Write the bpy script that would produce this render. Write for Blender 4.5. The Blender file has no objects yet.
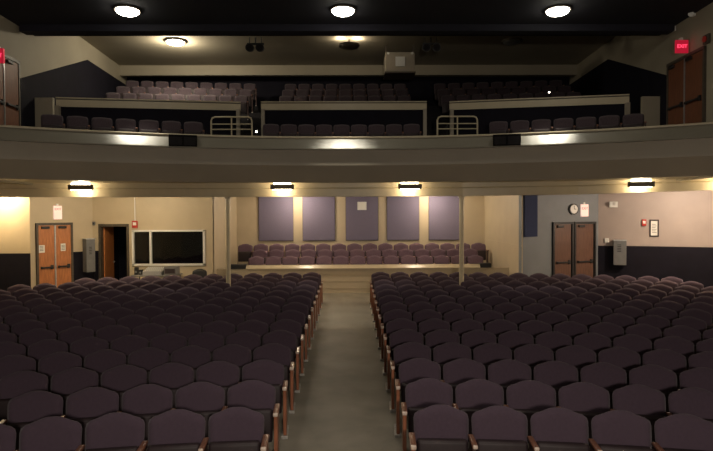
import bpy, bmesh, math, random
from mathutils import Matrix, Vector
random.seed(7)
C = bpy.context.scene.collection
PI = math.pi

# ------------------------------------------------------------------ materials
def mat(name, col, rough=0.7, var=0.12, scale=8.0, bump=0.0, metal=0.0, spec=0.5, sheen=0.0, detail=3.0):
    m = bpy.data.materials.new(name); m.use_nodes = True
    nt = m.node_tree; b = nt.nodes['Principled BSDF']
    b.inputs['Roughness'].default_value = rough
    b.inputs['Metallic'].default_value = metal
    b.inputs['Specular IOR Level'].default_value = spec
    if sheen: b.inputs['Sheen Weight'].default_value = sheen
    tc = nt.nodes.new('ShaderNodeTexCoord'); no = nt.nodes.new('ShaderNodeTexNoise')
    no.inputs['Scale'].default_value = scale; no.inputs['Detail'].default_value = detail
    nt.links.new(tc.outputs['Object'], no.inputs['Vector'])
    cr = nt.nodes.new('ShaderNodeValToRGB')
    cr.color_ramp.elements[0].position = 0.3; cr.color_ramp.elements[1].position = 0.7
    cr.color_ramp.elements[0].color = tuple(c * (1 - var) for c in col) + (1,)
    cr.color_ramp.elements[1].color = tuple(min(1, c * (1 + var)) for c in col) + (1,)
    nt.links.new(no.outputs['Fac'], cr.inputs['Fac']); nt.links.new(cr.outputs['Color'], b.inputs['Base Color'])
    if bump:
        bp = nt.nodes.new('ShaderNodeBump'); bp.inputs['Strength'].default_value = bump; bp.inputs['Distance'].default_value = 0.01
        n2 = nt.nodes.new('ShaderNodeTexNoise'); n2.inputs['Scale'].default_value = scale * 12
        nt.links.new(tc.outputs['Object'], n2.inputs['Vector'])
        nt.links.new(n2.outputs['Fac'], bp.inputs['Height']); nt.links.new(bp.outputs['Normal'], b.inputs['Normal'])
    return m

def emit(name, col, s):
    m = bpy.data.materials.new(name); m.use_nodes = True
    b = m.node_tree.nodes['Principled BSDF']
    b.inputs['Base Color'].default_value = (*[min(1, c) * .8 for c in col], 1)
    b.inputs['Emission Color'].default_value = (*col, 1); b.inputs['Emission Strength'].default_value = s
    return m

def wood(name, col, rough=0.4):
    m = bpy.data.materials.new(name); m.use_nodes = True
    nt = m.node_tree; b = nt.nodes['Principled BSDF']; b.inputs['Roughness'].default_value = rough
    tc = nt.nodes.new('ShaderNodeTexCoord'); mp = nt.nodes.new('ShaderNodeMapping')
    mp.inputs['Scale'].default_value = (14, 14, 1.2)
    no = nt.nodes.new('ShaderNodeTexNoise'); no.inputs['Scale'].default_value = 3; no.inputs['Detail'].default_value = 5
    cr = nt.nodes.new('ShaderNodeValToRGB')
    cr.color_ramp.elements[0].position = .3; cr.color_ramp.elements[1].position = .75
    cr.color_ramp.elements[0].color = tuple(c * .65 for c in col) + (1,); cr.color_ramp.elements[1].color = tuple(c * 1.2 for c in col) + (1,)
    L = nt.links.new
    L(tc.outputs['Object'], mp.inputs['Vector']); L(mp.outputs['Vector'], no.inputs['Vector'])
    L(no.outputs['Fac'], cr.inputs['Fac']); L(cr.outputs['Color'], b.inputs['Base Color'])
    return m

M = dict(
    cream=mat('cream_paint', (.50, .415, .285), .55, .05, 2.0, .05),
    cream_trim=mat('cream_gloss_trim', (.55, .475, .33), .38, .05, 3.0),
    cream_gloss=mat('cream_gloss_cap', (.52, .44, .30), .24, .05, 3.0, spec=.8),
    pink=mat('warm_grey_paint', (.36, .30, .27), .6, .05, 2.0, .05),
    blue=mat('blue_grey_paint', (.185, .20, .215), .6, .06, 2.0, .05),
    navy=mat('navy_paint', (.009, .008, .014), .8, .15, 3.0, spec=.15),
    fascia=mat('balcony_paint', (.355, .31, .242), .5, .05, 1.2),
    rim=mat('balcony_rim_paint', (.27, .25, .20), .30, .05, 1.2, spec=1.0),
    black=mat('black_ceiling_paint', (.008, .008, .016), .9, .3, .6),
    dark=mat('dark_carpet', (.012, .010, .012), .95, .3, 20),
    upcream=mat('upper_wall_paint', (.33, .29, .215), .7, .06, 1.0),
    concrete=mat('grey_concrete', (.205, .185, .145), .62, .25, 1.6, .15, detail=8),
    fabric=mat('purple_fabric', (.066, .042, .062), .95, .06, 30, .3, sheen=.15),
    fabric2=mat('burgundy_fabric', (.125, .076, .104), .95, .16, 30, .3, sheen=.15),
    fabric3=mat('balcony_fabric', (.048, .032, .040), .95, .16, 30, .3, sheen=.15),
    shell=mat('dark_seat_shell', (.022, .012, .014), .6, .2, 10),
    iron=mat('brown_enamel', (.06, .028, .022), .5, .2, 10),
    foot=mat('worn_steel', (.36, .34, .31), .45, .3, 30, metal=.3),
    arm=wood('armrest_wood', (.20, .085, .05), .33), endpost=wood('light_mahogany', (.33, .12, .06), .33), tip=mat('pale_arm_tip', (.62, .50, .42), .35, .1, 20), matte=mat('matte_black', (.008, .008, .009), .9, .2, 20, spec=.1),
    endwood=wood('mahogany', (.235, .068, .032), .35),
    doorwood=wood('door_veneer', (.50, .185, .06), .42),
    doorwood2=wood('dark_door_veneer', (.14, .068, .045), .42),
    doorwood3=wood('brown_door_veneer', (.19, .066, .028), .5),
    panel=mat('lavender_acoustic_fabric', (.165, .145, .215), .95, .08, 40, .2),
    panel2=mat('navy_acoustic_fabric', (.03, .04, .09), .95, .1, 40, .2),
    metal=mat('brushed_metal', (.45, .45, .45), .35, .1, 20, metal=.7),
    greybox=mat('grey_enamel', (.15, .15, .15), .45, .1, 6),
    blackmetal=mat('black_metal', (.012, .012, .013), .5, .2, 10),
    brownmetal=mat('bronze_metal', (.07, .055, .04), .5, .2, 10),
    white=mat('white_plastic', (.75, .74, .70), .5, .03, 5),
    paper=mat('white_paper', (.8, .78, .72), .8, .03, 5),
    ink=mat('printed_ink', (.12, .11, .12), .8, .1, 5),
    red=mat('red_plastic', (.45, .03, .02), .4, .1, 5),
    console=mat('console_grey', (.30, .30, .30), .5, .4, 60),
)
M['lamp'] = emit('lamp_glow', (1, .93, .76), 26)
M['lamp_soft'] = emit('strip_glow', (1, .86, .58), 16)
M['exit'] = emit('exit_red', (1, .07, .16), 1.6); M['exit_red_face'] = emit('exit_red_face', (1, .02, .07), .28); M['exit_dim'] = emit('exit_letter_glow', (1, .12, .10), .7)
M['exit_face'] = emit('exit_face_glow', (1, .76, .66), .5)
M['led'] = emit('led_glow', (1, .92, .75), 9)
g = bpy.data.materials.new('booth_glass'); g.use_nodes = True
b = g.node_tree.nodes['Principled BSDF']; b.inputs['Base Color'].default_value = (.8, .85, .85, 1)
b.inputs['Roughness'].default_value = .02; b.inputs['Transmission Weight'].default_value = 1.0; b.inputs['IOR'].default_value = 1.45
M['glass'] = g

# ------------------------------------------------------------------ mesh builder
class MB:
    def __init__(s): s.bm = bmesh.new()
    def box(s, x0, x1, y0, y1, z0, z1, bev=0.0, mtx=None):
        t = bmesh.new()
        bmesh.ops.create_cube(t, size=1)
        for v in t.verts:
            v.co = Vector(((x0 + x1) / 2 + v.co.x * (x1 - x0), (y0 + y1) / 2 + v.co.y * (y1 - y0), (z0 + z1) / 2 + v.co.z * (z1 - z0)))
        if bev: bmesh.ops.bevel(t, geom=t.edges[:], offset=bev, segments=2, affect='EDGES', profile=.6)
        return s._add(t, mtx)
    def _add(s, t, mtx=None):
        if mtx is not None: bmesh.ops.transform(t, matrix=mtx, verts=t.verts[:])
        me = bpy.data.meshes.new('tmp'); t.to_mesh(me); t.free()
        s.bm.from_mesh(me); bpy.data.meshes.remove(me); return s
    def cyl(s, p0, p1, r, r2=None, n=16):
        p0, p1 = Vector(p0), Vector(p1); d = p1 - p0
        t = bmesh.new()
        bmesh.ops.create_cone(t, cap_ends=True, segments=n, radius1=r, radius2=r if r2 is None else r2, depth=d.length)
        q = d.to_track_quat('Z', 'Y').to_matrix().to_4x4()
        return s._add(t, Matrix.Translation((p0 + p1) / 2) @ q)
    def ball(s, c, rx, ry, rz, n=16):
        t = bmesh.new(); bmesh.ops.create_uvsphere(t, u_segments=n, v_segments=n // 2, radius=1)
        return s._add(t, Matrix.Translation(c) @ Matrix.Diagonal((rx, ry, rz, 1)))
    def prism(s, pts, z0, z1):
        """closed XY polygon extruded in Z; z0/z1 numbers"""
        bm = s.bm; a = [bm.verts.new((x, y, z0)) for x, y in pts]; c = [bm.verts.new((x, y, z1)) for x, y in pts]
        n = len(pts); bm.faces.new(a[::-1]); bm.faces.new(c)
        for i in range(n): bm.faces.new((a[i], a[(i + 1) % n], c[(i + 1) % n], c[i]))
        return s
    def hull8(s, a, c):
        """two quads of 3D points joined"""
        bm = s.bm; A = [bm.verts.new(p) for p in a]; D = [bm.verts.new(p) for p in c]; n = len(a)
        bm.faces.new(A[::-1]); bm.faces.new(D)
        for i in range(n): bm.faces.new((A[i], A[(i + 1) % n], D[(i + 1) % n], D[i]))
        return s
    def wall(s, p0, p1, z0, z1, t=.12, out=None, z1b=None):
        """upright slab from p0 to p1, its face on that line, thickness on the side away from `out` (the viewer side point)"""
        p0, p1 = Vector(p0), Vector(p1); d = (p1 - p0).normalized(); n = Vector((-d.y, d.x))
        o = Vector(out if out is not None else (0, 0))
        if (o - p0).dot(n) > 0: n = -n
        q0, q1 = p0 + n * t, p1 + n * t; zb = z1 if z1b is None else z1b
        return s.hull8([(*p0, z0), (*p1, z0), (*q1, z0), (*q0, z0)], [(*p0, z1), (*p1, zb), (*q1, zb), (*q0, z1)])
    def sweep(s, prof, paths):
        """closed profile given as list of point rows: paths[i] = list of 3D points, one for each profile corner"""
        bm = s.bm; rows = [[bm.verts.new(p) for p in r] for r in paths]; n = len(rows[0])
        for r0, r1 in zip(rows, rows[1:]):
            for i in range(n): bm.faces.new((r0[i], r0[(i + 1) % n], r1[(i + 1) % n], r1[i]))
        bm.faces.new(rows[0][::-1]); bm.faces.new(rows[-1])
        return s
    def tube(s, pts, r, n=8):
        pts = [Vector(p) for p in pts]
        rows = []
        for i, p in enumerate(pts):
            d = (pts[min(i + 1, len(pts) - 1)] - pts[max(i - 1, 0)]).normalized()
            u = d.cross(Vector((0, 1, 0)) if abs(d.y) < .9 else Vector((1, 0, 0))).normalized(); w = d.cross(u)
            rows.append([p + (u * math.cos(2 * PI * k / n) + w * math.sin(2 * PI * k / n)) * r for k in range(n)])
        return s.sweep(None, rows)
    def build(s, name, m, parent=None, smooth=False):
        bmesh.ops.recalc_face_normals(s.bm, faces=s.bm.faces[:])
        me = bpy.data.meshes.new(name); s.bm.to_mesh(me); s.bm.free()
        me.materials.append(m)
        if smooth:
            for p in me.polygons: p.use_smooth = True
        o = bpy.data.objects.new(name, me); C.objects.link(o)
        if parent: o.parent = parent
        return o

def tag(o, label=None, cat=None, group=None, kind=None):
    if label: o['label'] = label
    if cat: o['category'] = cat
    if group: o['group'] = group
    if kind: o['kind'] = kind
    return o
def empty(name, loc=(0, 0, 0), rz=0, **k):
    o = bpy.data.objects.new(name, None); C.objects.link(o); o.location = loc; o.rotation_euler = (0, 0, rz); o.empty_display_size = .1
    return tag(o, **k)
def struct(o, label=None): return tag(o, label=label, kind='structure')
def copy_tree(o, parent=None):
    c = o.copy(); C.objects.link(c)
    if parent is not None: c.parent = parent
    for ch in list(o.children): copy_tree(ch, c)
    return c
def text(name, s, size, m, parent, loc, rot=(PI / 2, 0, 0), depth=.004):
    cu = bpy.data.curves.new(name, 'FONT'); cu.body = s; cu.size = size; cu.extrude = depth; cu.align_x = 'CENTER'; cu.align_y = 'CENTER'
    t = bpy.data.objects.new('tmp', cu); C.objects.link(t)
    dg = bpy.context.evaluated_depsgraph_get(); me = bpy.data.meshes.new_from_object(t.evaluated_get(dg))
    bpy.data.objects.remove(t); me.materials.clear(); me.materials.append(m)
    o = bpy.data.objects.new(name, me); C.objects.link(o); o.parent = parent; o.location = loc; o.rotation_euler = rot
    return o
def lamp(kind, loc, energy, col=(1, .88, .65), size=.1, parent=None, rot=None, spot=None, blend=.5):
    l = bpy.data.lights.new('lamp_light', kind); l.energy = energy; l.color = col
    if kind == 'AREA': l.size = size
    else: l.shadow_soft_size = size
    if spot: l.spot_size = spot; l.spot_blend = blend
    o = bpy.data.objects.new('lamp_light', l); C.objects.link(o); o.location = loc
    if rot: o.rotation_euler = rot
    return o

ORD = 'zeroth first second third fourth fifth sixth seventh eighth ninth tenth eleventh twelfth thirteenth fourteenth fifteenth sixteenth seventeenth eighteenth nineteenth twentieth'.split()

# ------------------------------------------------------------------ floor, lower walls
def fz(y): return .016 * (y - 5.4)
mb = MB(); bm = mb.bm
mb.hull8([(-12, -4, fz(-4) - .2), (12, -4, fz(-4) - .2), (12, 22, fz(22) - .2), (-12, 22, fz(22) - .2)],
         [(-12, -4, fz(-4)), (12, -4, fz(-4)), (12, 22, fz(22)), (-12, 22, fz(22))])
struct(mb.build('floor', M['concrete']), 'grey concrete auditorium floor')

ZC = 3.45     # ceiling under the balcony
ox = (0, 0)
# booth wall with open doorway and window opening, Y = 17.5
YB = 17.5
mb = MB()
mb.wall((-8.02, YB), (-7.75, YB), 0, ZC, .15); mb.wall((-7.75, YB), (-6.94, YB), 2.36, ZC, .15)
mb.wall((-6.94, YB), (-6.76, YB), 0, ZC, .15); mb.wall((-6.76, YB), (-4.54, YB), 0, 1.19, .15)
mb.wall((-6.76, YB), (-4.54, YB), 2.20, ZC, .15); mb.wall((-4.54, YB), (-4.28, YB), 0, ZC, .15)
struct(mb.build('wall_booth', M['cream']), 'cream wall with control booth window')
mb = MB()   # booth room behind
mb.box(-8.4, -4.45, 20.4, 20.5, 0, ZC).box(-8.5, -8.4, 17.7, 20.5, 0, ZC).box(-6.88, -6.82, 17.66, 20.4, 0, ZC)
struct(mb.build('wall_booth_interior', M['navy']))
# left exit door wall, splayed
A0, A1 = (-8.0, 17.5), (-9.09, 16.0)
struct(MB().wall(A0, A1, 0, ZC, .15).build('wall_left', M['cream']), 'cream splayed wall with double exit doors')
struct(MB().prism([(-11.6, 15.5), (-8.8, 15.5), (-9.2, 16.04), (-11.6, 16.2)], 0, ZC).build('wall_left_pier', M['cream']), 'cream pier of wall, brightly lit at its top')
struct(MB().wall((-11.5, 15.6), (-11.5, 13), 0, ZC, .15).wall((-11.5, 13), (-7.9, 9), 0, ZC, .15).build('wall_left_side', M['cream']))
struct(MB().wall((-7.9, 9.2), (-7.9, -4), -.2, 7.4, .15).build('wall_left_front', M['upcream']))
struct(MB().wall((7.9, 9.2), (7.9, -4), -.2, 7.4, .15).build('wall_right_front', M['upcream']))
struct(MB().wall((11.5, 16.2), (11.5, 13), 0, ZC, .15).wall((11.5, 13), (7.9, 9), 0, ZC, .15).build('wall_right_side', M['pink']))
# alcove
struct(MB().box(-4.5, 5.3, 21.2, 21.35, 0, ZC).build('wall_back', M['cream']), 'cream back wall behind the raised alcove')
struct(MB().wall((-4.28, 17.53), (-4.28, 21.3), 0, ZC, .15, out=(0, 19)).build('wall_alcove_left', M['cream']))
struct(MB().wall((5.11, 16.6), (5.11, 21.3), 0, ZC, .03, out=(0, 19)).box(5.095, 5.112, 16.6, 21.2, 1.735, 1.75).build('wall_alcove_right', M['cream']))
# right walls
struct(MB().wall((5.11, 16.6), (7.8, 17.5), 0, ZC, .15).build('wall_right_doors', M['blue']), 'blue-grey wall with two dark exit doors')
struct(MB().wall((7.8, 17.5), (8.45, 17.2), 0, ZC, .15).build('wall_right_facet', M['pink']))
struct(MB().wall((8.45, 17.2), (11.6, 15.85), 0, ZC, .15).build('wall_right', M['pink']), 'warm grey wall over dark wainscot')
# wainscots
def off(p, q, t, out=(0, 0)):
    p, q = Vector(p), Vector(q); d = (q - p).normalized(); n = Vector((-d.y, d.x))
    if (Vector(out) - p).dot(n) < 0: n = -n
    return tuple(p + n * t), tuple(q + n * t)
def lerp2(p, q, t): return (p[0] + (q[0] - p[0]) * t, p[1] + (q[1] - p[1]) * t)
n_trim = [0]
def wainscot(p, q, z, m=None):
    n_trim[0] += 1
    a, c = off(p, q, .02)
    struct(MB().wall(a, c, fz(p[1]) - .1, z, .02).build('trim_%d' % n_trim[0], m or M['navy']), 'dark navy wainscot')
wainscot((-11.5, 15.5), (-8.8, 15.5), 1.68)
wainscot(lerp2(A0, A1, 0), lerp2(A0, A1, .345), 1.61)
wainscot((-8.0, YB), (-7.83, YB), 1.61)
wainscot((7.8, 17.5), (8.45, 17.2), 1.69); wainscot((8.45, 17.2), (11.6, 15.85), 1.70)

# parapet of the alcove
mb = MB(); mb.box(-4.27, 5.1, 17.9, 18.04, 0, .98)
for z in (.34, .56, .78): mb.box(-3.3, 4.15, 17.885, 17.905, z, z + .012)
struct(mb.build('wall_parapet', M['cream']), 'low cream wall at the end of the aisle')
struct(MB().hull8([(-3.32, 17.82, .97), (-3.32, 17.82, .995), (-3.32, 17.90, 1.085), (-3.32, 18.08, 1.085), (-3.32, 18.08, .97)], [(4.16, 17.82, .97), (4.16, 17.82, .995), (4.16, 17.90, 1.085), (4.16, 18.08, 1.085), (4.16, 18.08, .97)]).build('trim_parapet_cap', M['cream_gloss']), 'glossy cream cap of the low wall')
struct(MB().box(-3.84, -3.33, 17.86, 18.08, .98, 1.12, .01).build('trim_dark_cap', M['blackmetal']), 'dark cap on the end of the low wall')
struct(MB().box(4.17, 4.52, 17.86, 18.08, .98, 1.12, .01).build('trim_dark_cap_right', M['blackmetal']), 'dark cap on the end of the low wall')
struct(MB().box(-4.27, 5.1, 18.04, 19.08, 0, .45).box(-4.27, 5.1, 19.08, 19.88, 0, .62).box(-4.27, 5.1, 19.88, 21.2, 0, .78).build('floor_alcove', M['dark']))

# ceilings under balcony
struct(MB().prism([(-11.6, 14.2), (-3.3, 14.75), (3, 14.75), (8.5, 13.9), (11.6, 13.3), (11.6, 21.4), (-11.6, 21.4)], ZC, ZC + .06).build('ceiling_lower', M['cream']))
struct(MB().prism([(7.9, 8.9), (11.6, 12.9), (11.6, 14), (8.6, 14), (8.1, 11)], ZC + .1, ZC + .16).prism([(-7.9, 8.9), (-11.6, 12.9), (-11.6, 14.4), (-8.6, 14.4), (-8.1, 11)], ZC + .1, ZC + .16).build('ceiling_side', M['cream']))
# beam over the columns
BP = [(-11.3, 13.9, 3.20), (-8.5, 14.25, 3.19), (-3.19, 14.55, 3.18), (2.93, 14.55, 3.18), (5.8, 14.2, 3.20), (9.0, 13.35, 3.27), (11.3, 12.6, 3.31)]
mb = MB(); mb.sweep(None, [[(x, y - .03, z), (x, y - .03, z + .2), (x, y - .01, z + .225), (x, y, z + .235), (x, y, 3.56), (x, y + .2, 3.56), (x, y + .2, z)] for x, y, z in BP])
struct(mb.build('beam', M['cream_trim']), 'cream beam under the balcony front')
for i, X in enumerate((-3.19, 2.93)):
    mb = MB(); mb.cyl((X, 14.67, fz(14.67) - .02), (X, 14.67, 3.2), .062, n=20).cyl((X, 14.67, 3.14), (X, 14.67, 3.185), .09, n=20).cyl((X, 14.67, fz(14.67)), (X, 14.67, fz(14.67) + .03), .075, n=20)
    struct(mb.build('pillar_%s' % ('left', 'right')[i], M['cream_trim'], smooth=False), 'slim cream pillar under the beam')

# ------------------------------------------------------------------ balcony front
RB, CY = 14.8, -.9
def arc(R, a): return (R * math.sin(a), CY + R * math.cos(a))
def sweep_arc(prof, a0, a1, n=64):
    mb = MB()
    mb.sweep(None, [[(*arc(RB + r, a0 + (a1 - a0) * i / n), z) for r, z in prof] for i in range(n + 1)])
    return mb
AM = .60
bal = struct(empty('balcony_front', (0, 0, 0)), 'curved cream balcony front')
sweep_arc([(.22, 3.52), (-.01, 3.93), (-.01, 4.0), (.3, 4.0), (.3, 3.52)], -AM, AM).build('lower_fascia', M['fascia'], bal)
sweep_arc([(0, 3.935), (.02, 4.31), (.2, 4.31), (.2, 3.935)], -AM, AM).build('middle_fascia', M['fascia'], bal)
sweep_arc([(-.15, 4.31), (-.145, 4.335), (.03, 4.60), (.2, 4.60), (.2, 4.31)], -AM, AM).build('rim', M['rim'], bal)
sweep_arc([(.0, 4.60), (-.005, 4.625), (.02, 4.645), (.2, 4.645), (.2, 4.60)], -AM, AM).build('cap', M['cream_trim'], bal)
# soffit strip between the front and the beam
n = 48; mb = MB(); ra, rb_, = [], []
def beam_at(x):
    for (x0, y0, z0), (x1, y1, z1) in zip(BP, BP[1:]):
        if x0 <= x <= x1:
            t = (x - x0) / (x1 - x0); return (x, y0 + (y1 - y0) * t, z0 + (z1 - z0) * t + .235)
rows = []
for i in range(n + 1):
    a = -AM + 2 * AM * i / n
    x, y = arc(RB + .22, a); bx = beam_at(x * 1.3)
    rows.append([(x, y, 3.55), (bx[0], bx[1] + .02, 3.54), (bx[0], bx[1] + .02, 3.58), (x, y, 3.59)])
mb.sweep(None, rows)
struct(mb.build('ceiling_soffit', M['cream_trim']), 'cream soffit under the balcony')
# balcony deck
pts = [arc(RB + .15, -AM + 2 * AM * i / 24) for i in range(25)]
struct(MB().prism(pts + [(8.4, 16.9), (-8.4, 16.9)], 4.0, 4.22).build('floor_balcony', M['dark']))

# ------------------------------------------------------------------ upper hall
ZB, ZU = 7.3, 8.13
struct(MB().box(-8.8, 8.8, -4, 14.5, ZB, ZB + .12).box(-8.8, 8.8, 14.38, 14.5, ZB, ZU + .1).build('ceiling_black', M['black']), 'black ceiling over the hall')
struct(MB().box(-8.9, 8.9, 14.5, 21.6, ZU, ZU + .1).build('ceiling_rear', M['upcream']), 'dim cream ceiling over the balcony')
mb = MB()
for y in (6.0, 8.6, 11.0, 13.6): mb.box(-7.9, 7.9, y, y + .3, ZB - .16, ZB + .01)
struct(mb.build('ceiling_beams', M['black']))
struct(MB().box(-8.5, 8.5, 20.5, 20.75, 7.77, ZU).build('beam_rear', M['upcream']), 'cream beam at the back of the balcony')
struct(MB().box(-8.9, 8.9, 21.3, 21.45, 4.2, ZU).build('wall_balcony_back', M['navy']))
def sw(s, y): return s * (7.9 + .05 * max(0, y - 12))
for s, nm in ((-1, 'left'), (1, 'right')):
    P = [(sw(s, y), y) for y in (9.0, 12.0, 21.4)]
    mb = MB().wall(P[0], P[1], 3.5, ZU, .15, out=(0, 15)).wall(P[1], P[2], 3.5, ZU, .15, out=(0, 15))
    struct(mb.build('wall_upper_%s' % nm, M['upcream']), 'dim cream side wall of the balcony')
    # navy wainscot climbing with the rake of the seats
    mb = MB()
    def q(y, t=.02): return (sw(s, y) - s * t, y)
    ys = [(13.75, 6.05), (17.7, 7.57), (21.3, 7.57)]
    for (y0, z0), (y1, z1) in zip(ys, ys[1:]):
        mb.hull8([(*q(y0), 4.2), (*q(y1), 4.2), (*q(y1, -.02), 4.2), (*q(y0, -.02), 4.2)], [(*q(y0), z0), (*q(y1), z1), (*q(y1, -.02), z1), (*q(y0, -.02), z0)])
    struct(mb.build('trim_upper_%s' % nm, M['navy']), 'dark navy wainscot rising with the balcony')

# rear tiers and cross walls
struct(MB().box(-8.35, 8.35, 18.2, 19.05, 4.2, 5.77).box(-8.35, 8.35, 19.05, 19.85, 4.2, 6.15).box(-8.35, 8.35, 19.85, 21.3, 4.2, 6.53).build('floor_rear_tiers', M['dark']))
def tier_fill(x0, x1): return [(x0, 16.75), (x1, 16.75), (x1, 18.25), (x0, 18.25)]
mb = MB()
for x0, x1 in ((-8.35, -3.2), (-2.55, 2.25), (2.95, 8.35)): mb.prism(tier_fill(x0, x1), 4.2, 5.4)
struct(mb.build('floor_cross_aisle', M['dark']))
# stairs in the two gaps
for x0, x1, nm in ((-3.2, -2.55, 'left'), (2.25, 2.95, 'right')):
    mb = MB()
    for k in range(6): mb.box(x0, x1, 15.9 + k * .38, 18.25, 4.27 + k * .25, 4.27 + (k + 1) * .25)
    struct(mb.build('floor_stairs_%s' % nm, M['dark']))
def cross_wall(p, q, zt0, zt1, label):
    w = struct(empty('wall_cross', (0, 0, 0)), label)
    mb = MB(); mb.wall(p, q, 4.2, zt0 - .2, .12, z1b=zt1 - .2); mb.build('infill', M['navy'], w)
    a, c = off(p, q, .05)
    def slab(lo, hi, t0, t1, m, nm):
        a, c = off(p, q, t0); d = off(p, q, t1)
        MB().hull8([(*a, zt0 - lo), (*c, zt1 - lo), (*d[1], zt1 - lo), (*d[0], zt0 - lo)], [(*a, zt0 - hi), (*c, zt1 - hi), (*d[1], zt1 - hi), (*d[0], zt0 - hi)]).build(nm, m, w)
    slab(.25, .06, .03, -.14, M['cream_trim'], 'band'); slab(.06, .03, .0, -.14, M['brownmetal'], 'groove'); slab(.03, 0, .05, -.2, M['cream_trim'], 'ledge')
    for t, zt in ((0.012, zt0), (.988, zt1)):
        x, y = lerp2(p, q, t)
        MB().box(x - .05, x + .05, y - .09, y + .05, 4.2, zt - .23).build('end_post', M['fascia'], w)
    return w
cross_wall((-2.6, 16.6), (2.28, 16.6), 6.04, 6.04, 'cream-capped navy wall behind the centre balcony seats')
cross_wall((-7.85, 15.15), (-3.2, 16.55), 5.88, 6.02, 'cream-capped navy wall behind the balcony seats, booth side')
cross_wall((2.95, 16.55), (7.5, 15.0), 6.02, 5.90, 'cream-capped navy wall behind the balcony seats, clock side')
# short cream wing walls next to the balcony doors
for s, nm in ((-1, 'left'), (1, 'right')):
    struct(MB().box(min(s * 7.55, s * 8.0), max(s * 7.55, s * 8.0), 14.4, 14.5, 4.2, 5.72).build('wall_wing_%s' % nm, M['upcream']))

# ------------------------------------------------------------------ doors
def door_on(name, p, q, z0, h, label, leafm, leaves=2, outp=(0, 0), papers=(), framem=None):
    """closed double door on the wall line p-q; local x runs from p to q, local -y faces the room"""
    p, q = Vector(p), Vector(q); W = (q - p).length; mid = (p + q) / 2; d = (q - p) / W
    ang = math.atan2(d.y, d.x); nrm = Vector((d.y, -d.x))       # local -y
    if (Vector(outp) - mid).dot(nrm) < 0: ang += PI
    r = struct(empty(name, (mid.x, mid.y, z0), ang), label)
    fm = framem or M['brownmetal']
    mb = MB(); mb.box(-W / 2, -W / 2 + .06, -.06, .0, 0, h).box(W / 2 - .06, W / 2, -.06, 0, 0, h).box(-W / 2, W / 2, -.065, 0, h - .07, h)
    mb.build('door_frame', fm, r)
    if leaves == 2: MB().box(-.02, .02, -.06, 0, 0, h - .07).build('mullion', M['metal'] if framem is None else fm, r)
    lw = (W - .16) / leaves
    for k in range(leaves):
        x0 = -W / 2 + .06 + k * (lw + .04)
        lf = MB().box(x0 + .004, x0 + lw - .004, -.045, -.002, .01, h - .075, .004).build('door_leaf', leafm, r)
        bar = MB().box(x0 + .05, x0 + lw - .05, -.10, -.075, 1.0, 1.05, .008).box(x0 + .05, x0 + .10, -.08, -.044, .99, 1.06).box(x0 + lw - .12, x0 + lw - .05, -.09, -.044, .97, 1.09).build('panic_bar', M['blackmetal'], lf)
        MB().box(x0 + .08, x0 + .3, -.10, -.045, h - .17, h - .10, .008).build('door_closer', M['blackmetal'], lf)
    return r
d1 = door_on('door_1', lerp2(A0, A1, .35), lerp2(A0, A1, .92), fz(16.8), 2.32, 'brown double exit doors with two white notices', M['doorwood'])
MB().box(-.46, -.30, -.052, -.046, 1.46, 1.68).build('paper_notice', M['paper'], d1); MB().box(.16, .30, -.052, -.046, 1.48, 1.70).build('paper_notice', M['paper'], d1)
for x0 in (-.44, .18):
    mb = MB()
    for k in range(4): mb.box(x0, x0 + .10, -.0545, -.052, 1.52 + k * .04, 1.535 + k * .04)
    mb.build('notice_print', M['ink'], d1)
B0, B1 = Vector((5.11, 16.6)), Vector((7.8, 17.5))
for nm, t0, t1 in (('door_2', .385, .655), ('door_3', .665, .955)):
    door_on(nm, B0.lerp(B1, t0), B0.lerp(B1, t1), fz(17.2), 2.26, 'dark wood exit door in a black frame', M['doorwood2'], 1, framem=M['blackmetal'])
for s, y0, y1, nm in ((1, 12.4, 14.0, 'door_4'), (-1, 12.3, 13.65, 'door_5')):
    door_on(nm, (sw(s, y0), y0), (sw(s, y1), y1), 4.27, 2.16, 'brown balcony double door in a dark frame', M['doorwood3'], outp=(0, 13))
# open booth doorway
r = struct(empty('door_6', (-7.345, YB, fz(YB))), 'open doorway into the dark booth')
mb = MB(); mb.box(-.47, -.40, -.03, .16, 0, 2.25).box(.40, .47, -.03, .16, 0, 2.25).box(-.47, .47, -.035, .16, 2.17, 2.25)
mb.build('door_frame', M['brownmetal'], r)
lf = MB().box(-.02, .02, 0, .78, .02, 2.14, .004).build('door_leaf', M['doorwood'], r); lf.location = (-.375, .16, 0); lf.rotation_euler = (0, 0, .06)
k = MB().ball((.05, .70, 1.0), .03, .03, .03).build('door_handle', M['metal'], lf)

# window of the booth
r = struct(empty('window_1', (-5.65, YB, 1.19)), 'white-framed dark control booth window')
mb = MB(); mb.box(-1.13, 1.13, -.045, .06, -.055, .005).box(-1.13, 1.13, -.045, .06, 1.005, 1.06).box(-1.13, -1.07, -.045, .06, -.05, 1.05).box(1.07, 1.13, -.045, .06, -.05, 1.05).box(-.585, -.525, -.045, .06, 0, 1.02)
mb.build('window_frame', M['white'], r)
MB().box(-1.08, -.57, .01, .016, 0, 1.02).build('window_pane', M['glass'], r); MB().box(-.54, 1.08, .01, .016, 0, 1.02).build('window_pane', M['glass'], r)

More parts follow.
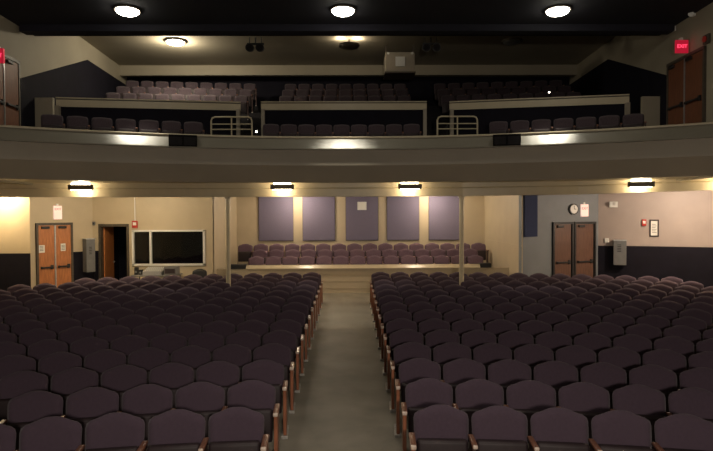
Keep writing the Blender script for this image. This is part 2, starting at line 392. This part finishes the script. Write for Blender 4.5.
# ------------------------------------------------------------------ main floor seats
def back_mesh(w=.54, zt=.87, z0=.48, drop=.05, tilt=.16, th=.05, square=False):
    mb = MB(); bm = mb.bm; NU, NV = 14, 8
    def top(u):
        a = min(1, max(0, (abs(u) - .12) / .83)); s = a * a * (3 - 2 * a)
        t = zt - drop * s
        if abs(u) > .88: t -= .024 * ((abs(u) - .88) / .12) ** 2
        return t
    F, B = [], []
    for j in range(NV + 1):
        v = j / NV; rf, rb = [], []
        for i in range(NU + 1):
            u = -1 + 2 * i / NU
            z = z0 + (top(u) - z0) * v
            hw = w / 2 * (1 - .03 * (1 - v))
            if v > .85: hw -= .012 * ((v - .85) / .15) ** 2
            e = max(abs(u) ** 10, abs(2 * v - 1) ** 10)
            puff = (1 - e) ** .5
            y = (z - z0) * tilt
            conc = .018 * u * u
            rf.append(bm.verts.new((u * hw, y - conc - th * (.25 + .75 * puff) * (.75 + .25 * (1 - v) ), z)))
            rb.append(bm.verts.new((u * hw, y - conc + .022 * puff, z)))
        F.append(rf); B.append(rb)
    for j in range(NV):
        for i in range(NU):
            bm.faces.new((F[j][i], F[j][i + 1], F[j + 1][i + 1], F[j + 1][i]))
            bm.faces.new((B[j][i], B[j + 1][i], B[j + 1][i + 1], B[j][i + 1]))
    for i in range(NU):
        bm.faces.new((F[0][i], B[0][i], B[0][i + 1], F[0][i + 1])); bm.faces.new((F[NV][i], F[NV][i + 1], B[NV][i + 1], B[NV][i]))
    for j in range(NV):
        bm.faces.new((F[j][0], F[j + 1][0], B[j + 1][0], B[j][0])); bm.faces.new((F[j][NU], B[j][NU], B[j + 1][NU], F[j + 1][NU]))
    return mb
def make_seat(name, side, aisle, fabric, w=.535, pitch=.56, square=False, tips=False):
    """side: +1 the shared armrest stands at local +x"""
    r = empty(name)
    back_mesh(w, drop=.018 if square else .055, square=square).build('backrest', fabric, r, smooth=True)
    s = MB().box(-w / 2 + .03, w / 2 - .03, -.165, -.075, .24, .60, .03).build('seat', M['shell'], r, smooth=True)
    hp = pitch / 2
    def support(x, parent):
        a = MB().box(x - .026, x + .026, -.30, -.02, .585, .617, .01).build('armrest', M['arm'], parent, smooth=True)
        if tips: MB().box(x - .022, x + .022, -.315, -.285, .588, .622, .01).build('tip', M['tip'], a, smooth=True)
        MB().box(x - .018, x + .018, -.25, -.05, .03, .585, .006).build('leg', M['iron'], parent)
        f = MB().box(x - .03, x + .03, -.31, .02, -.008, .03, .006).build('foot', M['foot'], parent)
    support(side * hp, r)
    if aisle:
        x = -side * (hp + .005)
        MB().box(x - .016, x + .016, -.285, .06, .06, .575, .008).build('end_panel', M['endwood'], r)
        MB().box(x - .02, x + .02, -.305, -.275, .03, .585, .008).build('end_post', M['endpost'], r)
        a = MB().box(x - .03, x + .03, -.33, -.0, .585, .62, .012).build('armrest', M['arm'], r, smooth=True)
        MB().box(x - .026, x + .026, -.345, -.31, .588, .626, .01).build('tip', M['tip'], a, smooth=True)
        MB().box(x - .045, x + .035, -.33, .04, -.008, .03, .006).build('foot', M['foot'], r)
    return r
CC = -10.0; PITCH = .56
COUNT = {}
def place(proto, used, loc, rz, label, group, cat='seat', sx=None):
    o = proto if not used.get(proto.name) else copy_tree(proto)
    used[proto.name] = True
    o.location = loc; o.rotation_euler = (0, 0, rz)
    if sx: o.scale = (sx, 1, 1)
    tag(o, label, cat, group)
    return o
used = {}
rowend = {(1, 13): 680, (1, 12): 698, (1, 11): 722, (-1, 13): 74, (-1, 12): 12}
nmain = 0
for s, X0, sidename in ((-1, .825, 'booth window'), (1, .595, 'clock')):
    pa = make_seat('theater_seat', s, True, M['fabric'], tips=True); pm = make_seat('theater_seat', s, False, M['fabric'], tips=True)
    for i in range(14):
        R = 5.4 + .83 * i - CC
        for k in range(22):
            a = s * (X0 + (k + .5) * PITCH) / R
            X, Y = R * math.sin(a), CC + R * math.cos(a)
            px = 350 + 560 * X / Y
            lim = rowend.get((s, i))
            if s > 0 and px - 560 * (.20 if lim else .26) / Y > min(713, lim or 999): break
            if s < 0 and px + 560 * .26 / Y < max(0, lim or -99) + (560 * .06 / Y if lim else 0): break
            row = ORD[i + 1] + ' row from the stage'
            if k == 0: lab = 'purple aisle seat with a wooden end panel, %s, %s side' % (row, sidename)
            else: lab = 'purple theater seat %s from the aisle, %s, %s side' % (ORD[k + 1], row, sidename)
            place(pa if k == 0 else pm, used, (X, Y, fz(Y)), -a, lab, 'purple theater seats on the main floor')
            nmain += 1
# alcove seats
al = make_seat('theater_seat', 1, False, M['fabric2'], pitch=.57)
nal = 0
for (Y, z, n_, xa, nm) in ((18.72, .45, 14, -3.42, 'front'), (19.52, .62, 14, -3.42, 'middle'), (20.32, .78, 16, -4.08, 'back')):
    for k in range(n_):
        place(al, used, (xa + (k + .5) * .565, Y, z), 0, 'burgundy seat behind the low cream wall, %s row, %s from the booth end' % (nm, ORD[k + 1]), 'burgundy seats in the raised alcove')
        nal += 1
# balcony seats
bs = make_seat('balcony_seat', 1, False, M['fabric3'], w=.50, pitch=.53, square=True)
nb = 0
RF = RB + .9
def front_row(a0, step, n_, what, sgn, sx):
    global nb
    for k in range(n_):
        a = a0 + sgn * step * k
        X, Y = arc(RF, a)
        place(bs, used, (X, Y, 4.22), -a, 'square-backed front-row balcony seat, %s from the stairs, %s' % (ORD[k + 1], what), 'square-backed front-row balcony seats', sx=sx)
        nb += 1
front_row(-2.05 / RF, .46 / RF, 9, 'centre section', 1, .86)
front_row(-4.0 / RF, .53 / RF, 7, 'glowing-lamp end of the balcony', -1, .93)
front_row(3.85 / RF, .52 / RF, 7, 'unlit-lamp end of the balcony', 1, .93)
for j, (Y, z, nm) in enumerate(((18.6, 5.77, 'lowest'), (19.4, 6.15, 'middle'), (20.2, 6.53, 'top'))):
    for what, x0, st, sec in (('centre', -2.1, .49, 'centre section'), ('l', -3.55, -.5, 'section under the glowing rear lamp'), ('r', 3.25, .5, 'section under the unlit pale lamp')):
        nn = 9
        for k in range(nn):
            X = x0 + st * k; yy = Y - max(0, abs(X) - 3) * .12
            place(bs, used, (X, yy, z), -X * .03 + 0, 'rear balcony seat, %s row, %s from the %s, %s' % (nm, ORD[k + 1], 'booth end' if what == 'centre' else 'stairs', sec), 'square-backed rear balcony seats', sx=.86)
            nb += 1
print('SEATS main', nmain, 'alcove', nal, 'balcony', nb)

# ------------------------------------------------------------------ acoustic panels
for i, (x0, x1) in enumerate(((259, 293), (303, 335), (346, 378), (387, 419), (429, 460))):
    pass
PX = [(-3.44, -2.15), (-1.78, -.57), (-.15, 1.06), (1.40, 2.61), (2.99, 4.17)]
PL = ['by the booth-side alcove corner', 'second from the booth side', 'with a white square plate on it', 'second from the clock side', 'by the clock-side alcove corner']
for (x0, x1), l in zip(PX, PL):
    w = (x1 - x0) / 2
    r = empty('acoustic_panel', ((x0 + x1) / 2, 21.2, 1.72), label='lavender-grey acoustic panel on the alcove back wall, ' + l, cat='panel', group='lavender acoustic panels')
    MB().box(-w, w, -.055, -.001, 0, 1.68, .012).build('fabric_panel', M['panel'], r)
    MB().box(-w - .012, w + .012, -.04, 0, -.02, 0).box(-w - .015, -w, -.04, 0, 0, 1.68).box(w, w + .015, -.04, 0, 0, 1.68).build('edge_frame', M['brownmetal'], r)
r = empty('wall_plate', (.455, 21.13, 2.86), label='white square plate on the middle acoustic panel', cat='plate')
MB().box(-.17, .17, -.02, .01, 0, .31, .006).build('plate', M['white'], r); MB().box(-.12, .12, -.026, -.02, .05, .26).build('insert', M['paper'], r)
pm_, pn = B0.lerp(B1, .025), B0.lerp(B1, .185)
a, c = off(pm_, pn, .05)
tag(MB().wall(a, c, 2.02, 3.35, .049).build('acoustic_panel', M['panel2']), 'tall navy acoustic panel on the blue-grey wall beside the doors', 'panel')

# ------------------------------------------------------------------ beam lamps
BL = [(-6.72, 'near the double exit doors'), (-1.72, 'before the booth-side panels'), (1.53, 'before the clock-side panels'), (7.1, 'near the framed notice'), (9.1, 'past the framed notice')]
for X, l in BL:
    bx, by, bz = beam_at(X); by -= .26; zz = 3.44
    dx = .01; p0, p1 = beam_at(X - dx), beam_at(X + dx); rz = math.atan2(p1[1] - p0[1], 2 * dx)
    r = empty('strip_lamp', (bx, by, zz), rz, label='dark-bodied strip lamp on the beam under the balcony, ' + l, cat='lamp', group='strip lamps under the balcony')
    MB().box(-.30, .30, -.06, .03, -.08, .045, .012).build('housing', M['brownmetal'], r)
    MB().box(-.22, .22, -.045, .02, .045, .085, .008).build('upper_diffuser', M['lamp_soft'], r)
    MB().box(-.24, .24, -.02, .025, -.093, -.08, .004).build('lower_diffuser', M['lamp_soft'], r)
    MB().box(-.05, .05, .03, .25, -.02, .03).build('bracket', M['brownmetal'], r)
    lamp('POINT', (bx, by + .05, zz - .13), 75 if X > 8 else 15, (1, .79, .50), .04)
# ceiling lamps behind the beam
for (X, Y, e, col, l) in ((-1.95, 20.3, 75, (1, .83, .62), 'above the booth-side alcove panels'), (3.0, 20.3, 75, (1, .83, .62), 'above the clock-side alcove panels'), (-1.54, 17.15, 80, (1, .83, .64), 'over the booth end of the low cream wall'), (2.3, 17.15, 80, (1, .83, .64), 'over the clock end of the low cream wall'),
                   (-9.5, 14.95, 130, (1, .80, .5), 'before the bright pier'), (-6.4, 15.15, 125, (1, .83, .58), 'before the control booth window'), (9.2, 14.6, 260, (1, .80, .62), 'before the framed notice')):
    r = empty('ceiling_lamp', (X, Y, ZC), label='round lamp on the low ceiling ' + l, cat='lamp', group='round lamps on the low ceiling')
    MB().cyl((0, 0, -.03), (0, 0, 0), .15, n=24).build('lamp_base', M['white'], r)
    MB().ball((0, 0, -.035), .13, .13, .05).build('diffuser', M['lamp_soft'], r, smooth=True)
    lamp('POINT', (X, Y, ZC - .16), e, col, .08)

# ------------------------------------------------------------------ hall ceiling lamps
for X, Y, e, l in ((-4.92, 12.6, 1, 'booth-side one of three'), (-.135, 12.6, 1, 'middle one of three'), (4.68, 12.6, 1, 'clock-side one of three')):
    r = empty('ceiling_lamp', (X, Y, ZB), label='large glowing dome lamp on the black ceiling, ' + l, cat='lamp', group='dome lamps on the black ceiling')
    MB().cyl((0, 0, -.04), (0, 0, .02), .28, n=32).build('lamp_base', M['brownmetal'], r)
    MB().ball((0, 0, -.04), .25, .25, .10, 24).build('diffuser', M['lamp'], r, smooth=True)
    lamp('SPOT', (X, Y, ZB - .2), 300, (1, .93, .76), .15, rot=(math.radians(16.5), 0, 0), spot=math.radians(35), blend=.7)
for X, Y, on, l in ((-5.4, 17.6, 1, 'glowing round lamp on the cream balcony ceiling'), (0.0, 17.5, 0, 'brown dark-faced round lamp on the cream balcony ceiling'), (5.1, 17.6, 0, 'pale unlit round lamp on the dim end of the cream balcony ceiling')):
    r = empty('ceiling_lamp', (X, Y, ZU), label=l, cat='lamp')
    h = .17 if X == 0 else 0
    MB().cyl((0, 0, -.05 - h), (0, 0, .01 - h), .32, n=32).build('lamp_base', M['brownmetal'], r)
    if h: MB().cyl((0, 0, -h), (0, 0, 0), .03, n=12).build('stem', M['brownmetal'], r)
    MB().ball((0, 0, -.05 - h), .27, .27, .08, 24).build('diffuser', M['lamp'] if on else (M['brownmetal'] if X < 2 else M['greybox']), r, smooth=True)
    if on: lamp('POINT', (X, Y, ZU - .22), 190, (1, .88, .66), .12)
    elif h:
        for dx in (-.42, .42): lamp('POINT', (X + dx * .6, Y - .1, ZU - .1), 15, (1, .86, .64), .04)  # two hidden lights added above the brown disc for the ceiling halo
# dome lamp over the front rows
r = empty('ceiling_lamp', (0, 4.3, ZB), label='dome lamp on the black ceiling over the front rows', cat='lamp')
MB().cyl((0, 0, -.04), (0, 0, .02), .28, n=32).build('lamp_base', M['brownmetal'], r)
MB().ball((0, 0, -.04), .25, .25, .10, 24).build('diffuser', M['lamp_soft'], r, smooth=True)
lamp('SPOT', (0, 4.3, ZB - .2), 420, (1, .88, .76), .2, spot=math.radians(68), blend=.9)
# the stage the view is taken from, with an unseen lamp added for frontal light
struct(MB().box(-7.8, 7.8, -4, 1.4, -.2, 1.1, .02).build('floor_stage', M['black']), 'black stage floor')
r = empty('added_stage_lamp', (.7, -2.4, 1.1), label='added unseen lamp on a tall black stand on the stage', cat='lamp')
MB().cyl((0, 0, 0), (0, 0, .04), .28, n=24).build('base', M['blackmetal'], r); MB().cyl((0, 0, .04), (0, 0, 2.0), .02, n=12).build('pole', M['blackmetal'], r)
MB().ball((0, 0, 2.12), .10, .10, .13, 20).build('bulb', M['lamp_soft'], r, smooth=True)
lamp('POINT', (.7, -2.25, 3.25), 960, (1, .88, .74), .2)

# ------------------------------------------------------------------ balcony fittings
def handrail(X0, X1, Y, label):
    r = empty('handrail', ((X0 + X1) / 2, Y, 4.27), label=label, cat='handrail', group='pale pipe handrails on the balcony')
    w = (X1 - X0) / 2; H = 1.05
    pts = [(-w, 0, 0), (-w, 0, H - .1), (-w + .03, 0, H - .03), (-w + .1, 0, H), (w - .1, 0, H), (w - .03, 0, H - .03), (w, 0, H - .1), (w, 0, 0)]
    MB().tube(pts, .022).build('frame_tube', M['cream_trim'], r, smooth=True)
    for z in (.72, .86): MB().cyl((-w, 0, z), (w, 0, z), .015, n=8).build('rung', M['cream_trim'], r)
    MB().cyl((0, 0, 0), (0, 0, H), .018, n=8).build('post', M['cream_trim'], r)
handrail(-3.68, -2.6, 15.0, 'pale pipe handrail at the balcony stairs, beside the small bright light')
handrail(2.35, 3.42, 15.0, 'pale pipe handrail at the balcony stairs, away from the small bright light')
def led(loc, label):
    r = empty('step_light', loc, label=label, cat='light')
    MB().cyl((0, .03, 0), (0, 0, 0), .035, n=12).build('housing', M['metal'], r); MB().ball((0, -.005, 0), .025, .025, .025, 10).build('bulb', M['led'], r, smooth=True)
led((-2.48, 15.0, 4.93), 'small bright step light at the foot of the balcony stairs')
MB_ = MB().cyl((-2.48, 15.03, 4.27), (-2.48, 15.03, 4.93), .012, n=8).build('stalk', M['blackmetal']); MB_.parent = bpy.data.objects['step_light']; MB_.location = (2.48, -15.0, -4.93)
led((6.2, 17.4, 6.47), 'small bright light standing behind the balcony cross wall')
MB_ = MB().cyl((0, .03, -1.07), (0, .03, 0), .012, n=8).build('stalk', M['blackmetal']); MB_.parent = bpy.data.objects['step_light.001']
# black grilles on the rim
def rim_at(X, R=RB - .1):
    a = math.asin(X / R); return (*arc(R, a), a)
for X, l in ((-3.92, 'before the booth-side stairs'), (3.74, 'before the clock-side stairs')):
    x, y, a = rim_at(X)
    r = empty('speaker_grille', (x, y, 4.33), -a, label='black twin speaker box on the balcony rim ' + l, cat='speaker', group='black speaker boxes on the balcony rim')
    MB().box(-.32, .32, -.07, .10, 0, .27, .01).build('box', M['matte'], r)
    MB().box(-.29, -.02, -.078, -.07, .03, .22).build('grille', M['dark'], r); MB().box(.02, .29, -.078, -.07, .03, .22).build('grille', M['dark'], r)
# twin spot fixtures hung under the front of the rear ceiling
for X, l in ((-2.8, 'booth side of the brown dark-faced lamp'), (2.45, 'beside the cream equipment box')):
    r = empty('spotlight_cluster', (X, 16.9, ZU - .12), label='black twin spotlight hung from the balcony ceiling, ' + l, cat='spotlight', group='black twin spotlights over the balcony')
    MB().box(-.25, .25, -.03, .03, -.22, -.17).cyl((0, 0, -.17), (0, 0, 0), .02).cyl((-.18, 0, -.17), (-.18, 0, 0), .012).cyl((.18, 0, -.17), (.18, 0, 0), .012).build('bracket', M['blackmetal'], r)
    for x in (-.15, .15):
        MB().cyl((x, -.18, -.35), (x, .12, -.29), .125, .10, 20).build('lamp_head', M['blackmetal'], r)
        MB().cyl((x, -.19, -.351), (x, -.18, -.35), .10, n=20).build('lens', M['dark'], r)
# cream box on the rear beam
r = empty('projector_box', (1.62, 18.2, 7.24), label='cream equipment box with a small square port under the balcony ceiling', cat='equipment box')
MB().box(-.465, .465, -.3, .6, 0, .62, .02).build('case', M['fascia'], r); MB().box(-.15, .15, -.315, -.3, .17, .47).build('port', M['white'], r)
MB().box(-.46, -.42, -.1, -.06, .66, .90).box(.42, .46, -.1, -.06, .66, .90).build('hanger', M['brownmetal'], r); MB().box(-.49, .49, -.32, .6, -.05, .0).build('tray', M['brownmetal'], r)
MB().cyl((-.38, -.32, .58), (-.38, -.29, .58), .04).cyl((.38, -.32, .58), (.38, -.29, .58), .04).build('knob', M['white'], r)

# ------------------------------------------------------------------ signs and wall devices
def exit_sign(loc, rz, w, h, label, face, letters, dz=0.0):
    r = empty('exit_sign', loc, rz, label=label, cat='exit sign')
    MB().box(-w / 2, w / 2, -.05, .0, -h / 2, h / 2, .008).build('housing', face, r)
    text('lettering', 'EXIT', w * .39, letters, r, (0, -.052, dz))
    MB().box(-.03, .03, -.03, .05, h / 2, h / 2 + .06).build('bracket', M['white'], r)
    return r
exit_sign((7.76, 13.1, 6.60), 0, .30, .30, 'glowing red EXIT sign over the balcony door, clock side', M['exit_red_face'], M['exit'])
exit_sign((-7.76, 12.55, 6.25), 0, .30, .32, 'glowing red EXIT sign over the balcony door, booth side', M['exit_red_face'], M['exit'])
m = lerp2(A0, A1, .58); angA = math.atan2(A0[1] - A1[1], A0[0] - A1[0])
def on_wall(p, q, t, o=.0):
    x, y = lerp2(p, q, t); a, _ = off(p, q, o); d = Vector(q) - Vector(p)
    ang = math.atan2(d.y, d.x); nn = Vector((d.y, -d.x))
    if nn.dot(-Vector((x, y))) < 0: ang += PI
    nv = (Vector(off((x, y), (x + d.x, y + d.y), o)[0]))
    return nv.x, nv.y, ang
x, y, an = on_wall(A0, A1, .585, .004)
s_ = exit_sign((x, y, 2.80), an, .24, .40, 'pale lit EXIT sign over the brown double doors', M['exit_face'], M['exit_dim'], .1)
x, y, an = on_wall(B0, B1, .80, .004)
s_ = exit_sign((x, y, 2.80), an, .28, .38, 'pale pink lit EXIT sign beside the round clock', M['exit_face'], M['exit_dim'], .06)
x, y, an = on_wall(B0, B1, .655, .004)
r = empty('wall_clock', (x, y, 2.84), an, label='round dark-rimmed wall clock over the two dark doors', cat='clock')
MB().cyl((0, -.05, 0), (0, 0, 0), .17, n=32).build('rim', M['blackmetal'], r); MB().cyl((0, -.056, 0), (0, -.05, 0), .135, n=32).build('dial', M['white'], r)
MB().box(-.008, .008, -.06, -.056, 0, .11).box(-.008, .07, -.06, -.056, -.008, .008).build('hands', M['blackmetal'], r)
F0, F1, R0, R1 = (7.8, 17.5), (8.45, 17.2), (8.45, 17.2), (11.6, 15.85)
x, y, an = on_wall(F0, F1, .60, .003)
r = empty('emergency_light', (x, y, 2.98), an, label='small white twin-head emergency light high on the facet above the grey box', cat='emergency light')
MB().box(-.12, .12, -.06, 0, -.09, .09, .01).build('case', M['white'], r)
for xx in (-.07, .07): MB().cyl((xx, -.11, .03), (xx, -.06, .03), .045, n=16).build('lamp_head', M['white'], r)
x, y, an = on_wall(F0, F1, .34, .003)
tag(MB().box(-.06, .06, -.04, 0, -.07, .07, .01).build('wall_switch', M['white']), 'small white switch box just above the wainscot by the dark doors', 'switch')
o = bpy.data.objects['wall_switch']; o.location = (x, y, 1.86); o.rotation_euler = (0, 0, an)
def fountain(p, q, t, z0, z1, w, label):
    x, y, an = on_wall(p, q, t, .022)
    r = empty('wall_cabinet', (x, y, z0), an, label=label, cat='wall cabinet'); h = z1 - z0
    MB().box(-w / 2, w / 2, -.22, -.001, 0, h, .012).build('case', M['greybox'], r)
    mb = MB()
    for k in range(5): mb.box(-w * .2, w * .1, -.226, -.22, h * .55 + k * .05, h * .55 + k * .05 + .02)
    mb.build('vent', M['blackmetal'], r); MB().box(-w / 2 - .01, w / 2 + .01, -.23, 0, h, h + .03, .006).build('lid', M['metal'], r)
fountain(F0, F1, .86, 1.12, 1.86, .36, 'grey metal cabinet on the dark wainscot below the emergency light')
fountain(A0, A1, .11, .98, 1.98, .28, 'grey metal cabinet on the wall between the double doors and open doorway')
x, y, an = on_wall(R0, R1, .165, .003)
r = empty('fire_alarm', (x, y, 2.42), an, label='red fire alarm on the warm grey wall beside the framed notice', cat='alarm')
MB().box(-.06, .06, -.06, 0, -.10, .10, .01).build('case', M['red'], r); MB().box(-.035, .035, -.068, -.06, -.03, .05).build('strobe', M['white'], r)
x, y, an = on_wall(R0, R1, .245, .003)
r = empty('framed_notice', (x, y, 2.25), an, label='framed white notice in a dark frame on the warm grey wall', cat='picture')
MB().box(-.125, -.09, -.03, 0, -.26, .26).box(.09, .125, -.03, 0, -.26, .26).box(-.125, .125, -.03, 0, .22, .26).box(-.125, .125, -.03, 0, -.26, -.22).build('frame', M['shell'], r)
MB().box(-.09, .09, -.012, 0, -.22, .22).build('sheet', M['paper'], r)
mb = MB()
for k in range(6): mb.box(-.06, .06 - .02 * (k % 2), -.014, -.012, -.14 + k * .05, -.125 + k * .05)
mb.build('print', M['ink'], r)
x, y, an = on_wall(R0, R1, .765, .003)
r = empty('motion_sensor', (x, y, 3.09), an, label='small white sensor high on the warm grey wall', cat='sensor')
MB().box(-.05, .05, -.05, 0, -.07, .07, .012).build('case', M['white'], r); MB().ball((0, -.05, -.02), .035, .02, .035, 12).build('lens', M['paper'], r, smooth=True)
r = empty('fire_alarm', (-6.68, YB - .003, 2.42), 0, label='red fire alarm under a white conduit beside the booth window', cat='alarm')
MB().box(-.085, .085, -.06, 0, -.10, .12, .01).build('case', M['red'], r); MB().box(-.05, .05, -.068, -.06, -.02, .07).build('strobe', M['white'], r)
MB().cyl((0, -.02, .12), (0, -.02, 1.0), .016, n=8).build('conduit', M['white'], r)
r = empty('motion_sensor', (-7.95, YB - .003, 2.46), 0, label='small dark sensor on the wall corner beside the open doorway', cat='sensor')
MB().box(-.04, .04, -.05, 0, -.06, .06, .01).build('case', M['greybox'], r); MB().cyl((0, -.06, 0), (0, -.05, 0), .02).build('lens', M['blackmetal'], r)
# emergency spot heads on upper side walls
for s, y, z, l in ((1, 13.75, 7.23, 'above the red EXIT sign on the clock-side wall'), (1, 12.9, 7.30, 'highest on the clock-side balcony wall'), (-1, 12.55, 6.93, 'on the booth-side balcony wall')):
    X = sw(s, y)
    r = empty('wall_spotlight', (X, y, z), 0, label='small pale spotlight ' + l, cat='spotlight')
    MB().box(min(0, -s * .03), max(0, -s * .03), -.06, .06, -.06, .06, .004).build('base', M['white'], r); MB().cyl((-s * .03, 0, 0), (-s * .13, -.08, -.03), .03, .06, 16).build('lamp_head', M['white'], r)
r = empty('alarm_horn', (sw(1, 12.35), 12.35, 6.55), 0, label='brown alarm horn beside the clock-side balcony door', cat='alarm')
MB().box(-.06, 0, -.1, .1, -.1, .1, .008).build('case', M['brownmetal'], r); MB().cyl((-.09, 0, 0), (-.06, 0, 0), .07, .05).build('horn', M['red'], r)

# ------------------------------------------------------------------ gear in front of the booth
r = empty('folding_table', (-5.85, 17.0, fz(17)), label='plain table carrying sound gear below the booth window', cat='table')
MB().box(-.68, .68, -.3, .3, .70, .735, .006).build('tabletop', M['greybox'], r)
for x in (-.62, .62):
    for y in (-.25, .25): MB().cyl((x, y, 0), (x, y, .70), .018, n=8).build('leg', M['blackmetal'], r)
zt = fz(17) + .735
r = empty('mixing_console', (-5.92, 17.0, zt), label='pale grey mixing console on the table below the booth window', cat='mixing console')
MB().hull8([(-.28, -.25, 0), (.28, -.25, 0), (.28, .25, 0), (-.28, .25, 0)], [(-.28, -.25, .10), (.28, -.25, .10), (.28, .25, .21), (-.28, .25, .21)]).build('case', M['console'], r)
for i in range(8):
    for j in range(3): MB().cyl((-.23 + i * .065, -.15 + j * .13, .12 + j * .03), (-.23 + i * .065, -.15 + j * .13, .155 + j * .03), .012, n=8).build('knob', M['white'], r)
r = empty('equipment_case', (-5.40, 17.0, zt), label='dark grey boxy case at the end of the table beside the console', cat='case')
MB().box(-.18, .18, -.2, .2, 0, .23, .015).build('case', M['greybox'], r); MB().box(-.15, .15, -.206, -.2, .04, .18).build('front_panel', M['shell'], r)
for X, h, l in ((-6.45, .22, 'taller'), (-6.32, .15, 'shorter')):
    r = empty('desk_speaker', (X, 16.95, zt), label='%s small black speaker on the table end under the fire alarm' % l, cat='speaker')
    MB().box(-.05, .05, -.06, .06, 0, h, .008).build('case', M['blackmetal'], r); MB().cyl((0, -.066, h * .4), (0, -.06, h * .4), .035).build('cone', M['greybox'], r)
r = empty('office_chair', (-4.55, 16.95, fz(17)), label='black round-backed office chair under the corner of the booth window', cat='chair')
back_mesh(.44, .90, .56, .05, .08, .06).build('backrest', M['blackmetal'], r, smooth=True)
MB().box(-.23, .23, -.42, .02, .42, .50, .03).build('seat', M['blackmetal'], r, smooth=True)
MB().cyl((0, -.2, .1), (0, -.2, .43), .03).box(-.03, .03, .0, .03, .42, .62).build('post', M['blackmetal'], r)
for k in range(5):
    a = 2 * PI * k / 5; MB().cyl((0, -.2, .12), (.27 * math.cos(a), -.2 + .27 * math.sin(a), .05), .025, .015, 8).ball((.27 * math.cos(a), -.2 + .27 * math.sin(a), .03), .03, .03, .03, 8).build('leg', M['blackmetal'], r)

# ------------------------------------------------------------------ world, camera
w = bpy.data.worlds.new('world'); bpy.context.scene.world = w; w.use_nodes = True
w.node_tree.nodes['Background'].inputs['Color'].default_value = (.9, .85, 1, 1); w.node_tree.nodes['Background'].inputs['Strength'].default_value = .004
cam = bpy.data.cameras.new('camera'); co = bpy.data.objects.new('camera', cam); C.objects.link(co)
cam.sensor_width = 36; cam.sensor_fit = 'HORIZONTAL'; cam.lens = 560 / 713 * 36; cam.clip_end = 100
co.matrix_world = Matrix.Translation((0, 0, 2.75)) @ Matrix.Rotation(-math.atan(6.5 / 560), 4, 'Z') @ Matrix.Rotation(PI / 2 - math.atan(12.5 / 560), 4, 'X') @ Matrix.Rotation(math.radians(-.25), 4, 'Z')
sc = bpy.context.scene; sc.camera = co
vs = sc.view_settings; vs.view_transform = 'Standard'; vs.look = 'None'; vs.exposure = 0; vs.gamma = 1; vs.use_curve_mapping = False
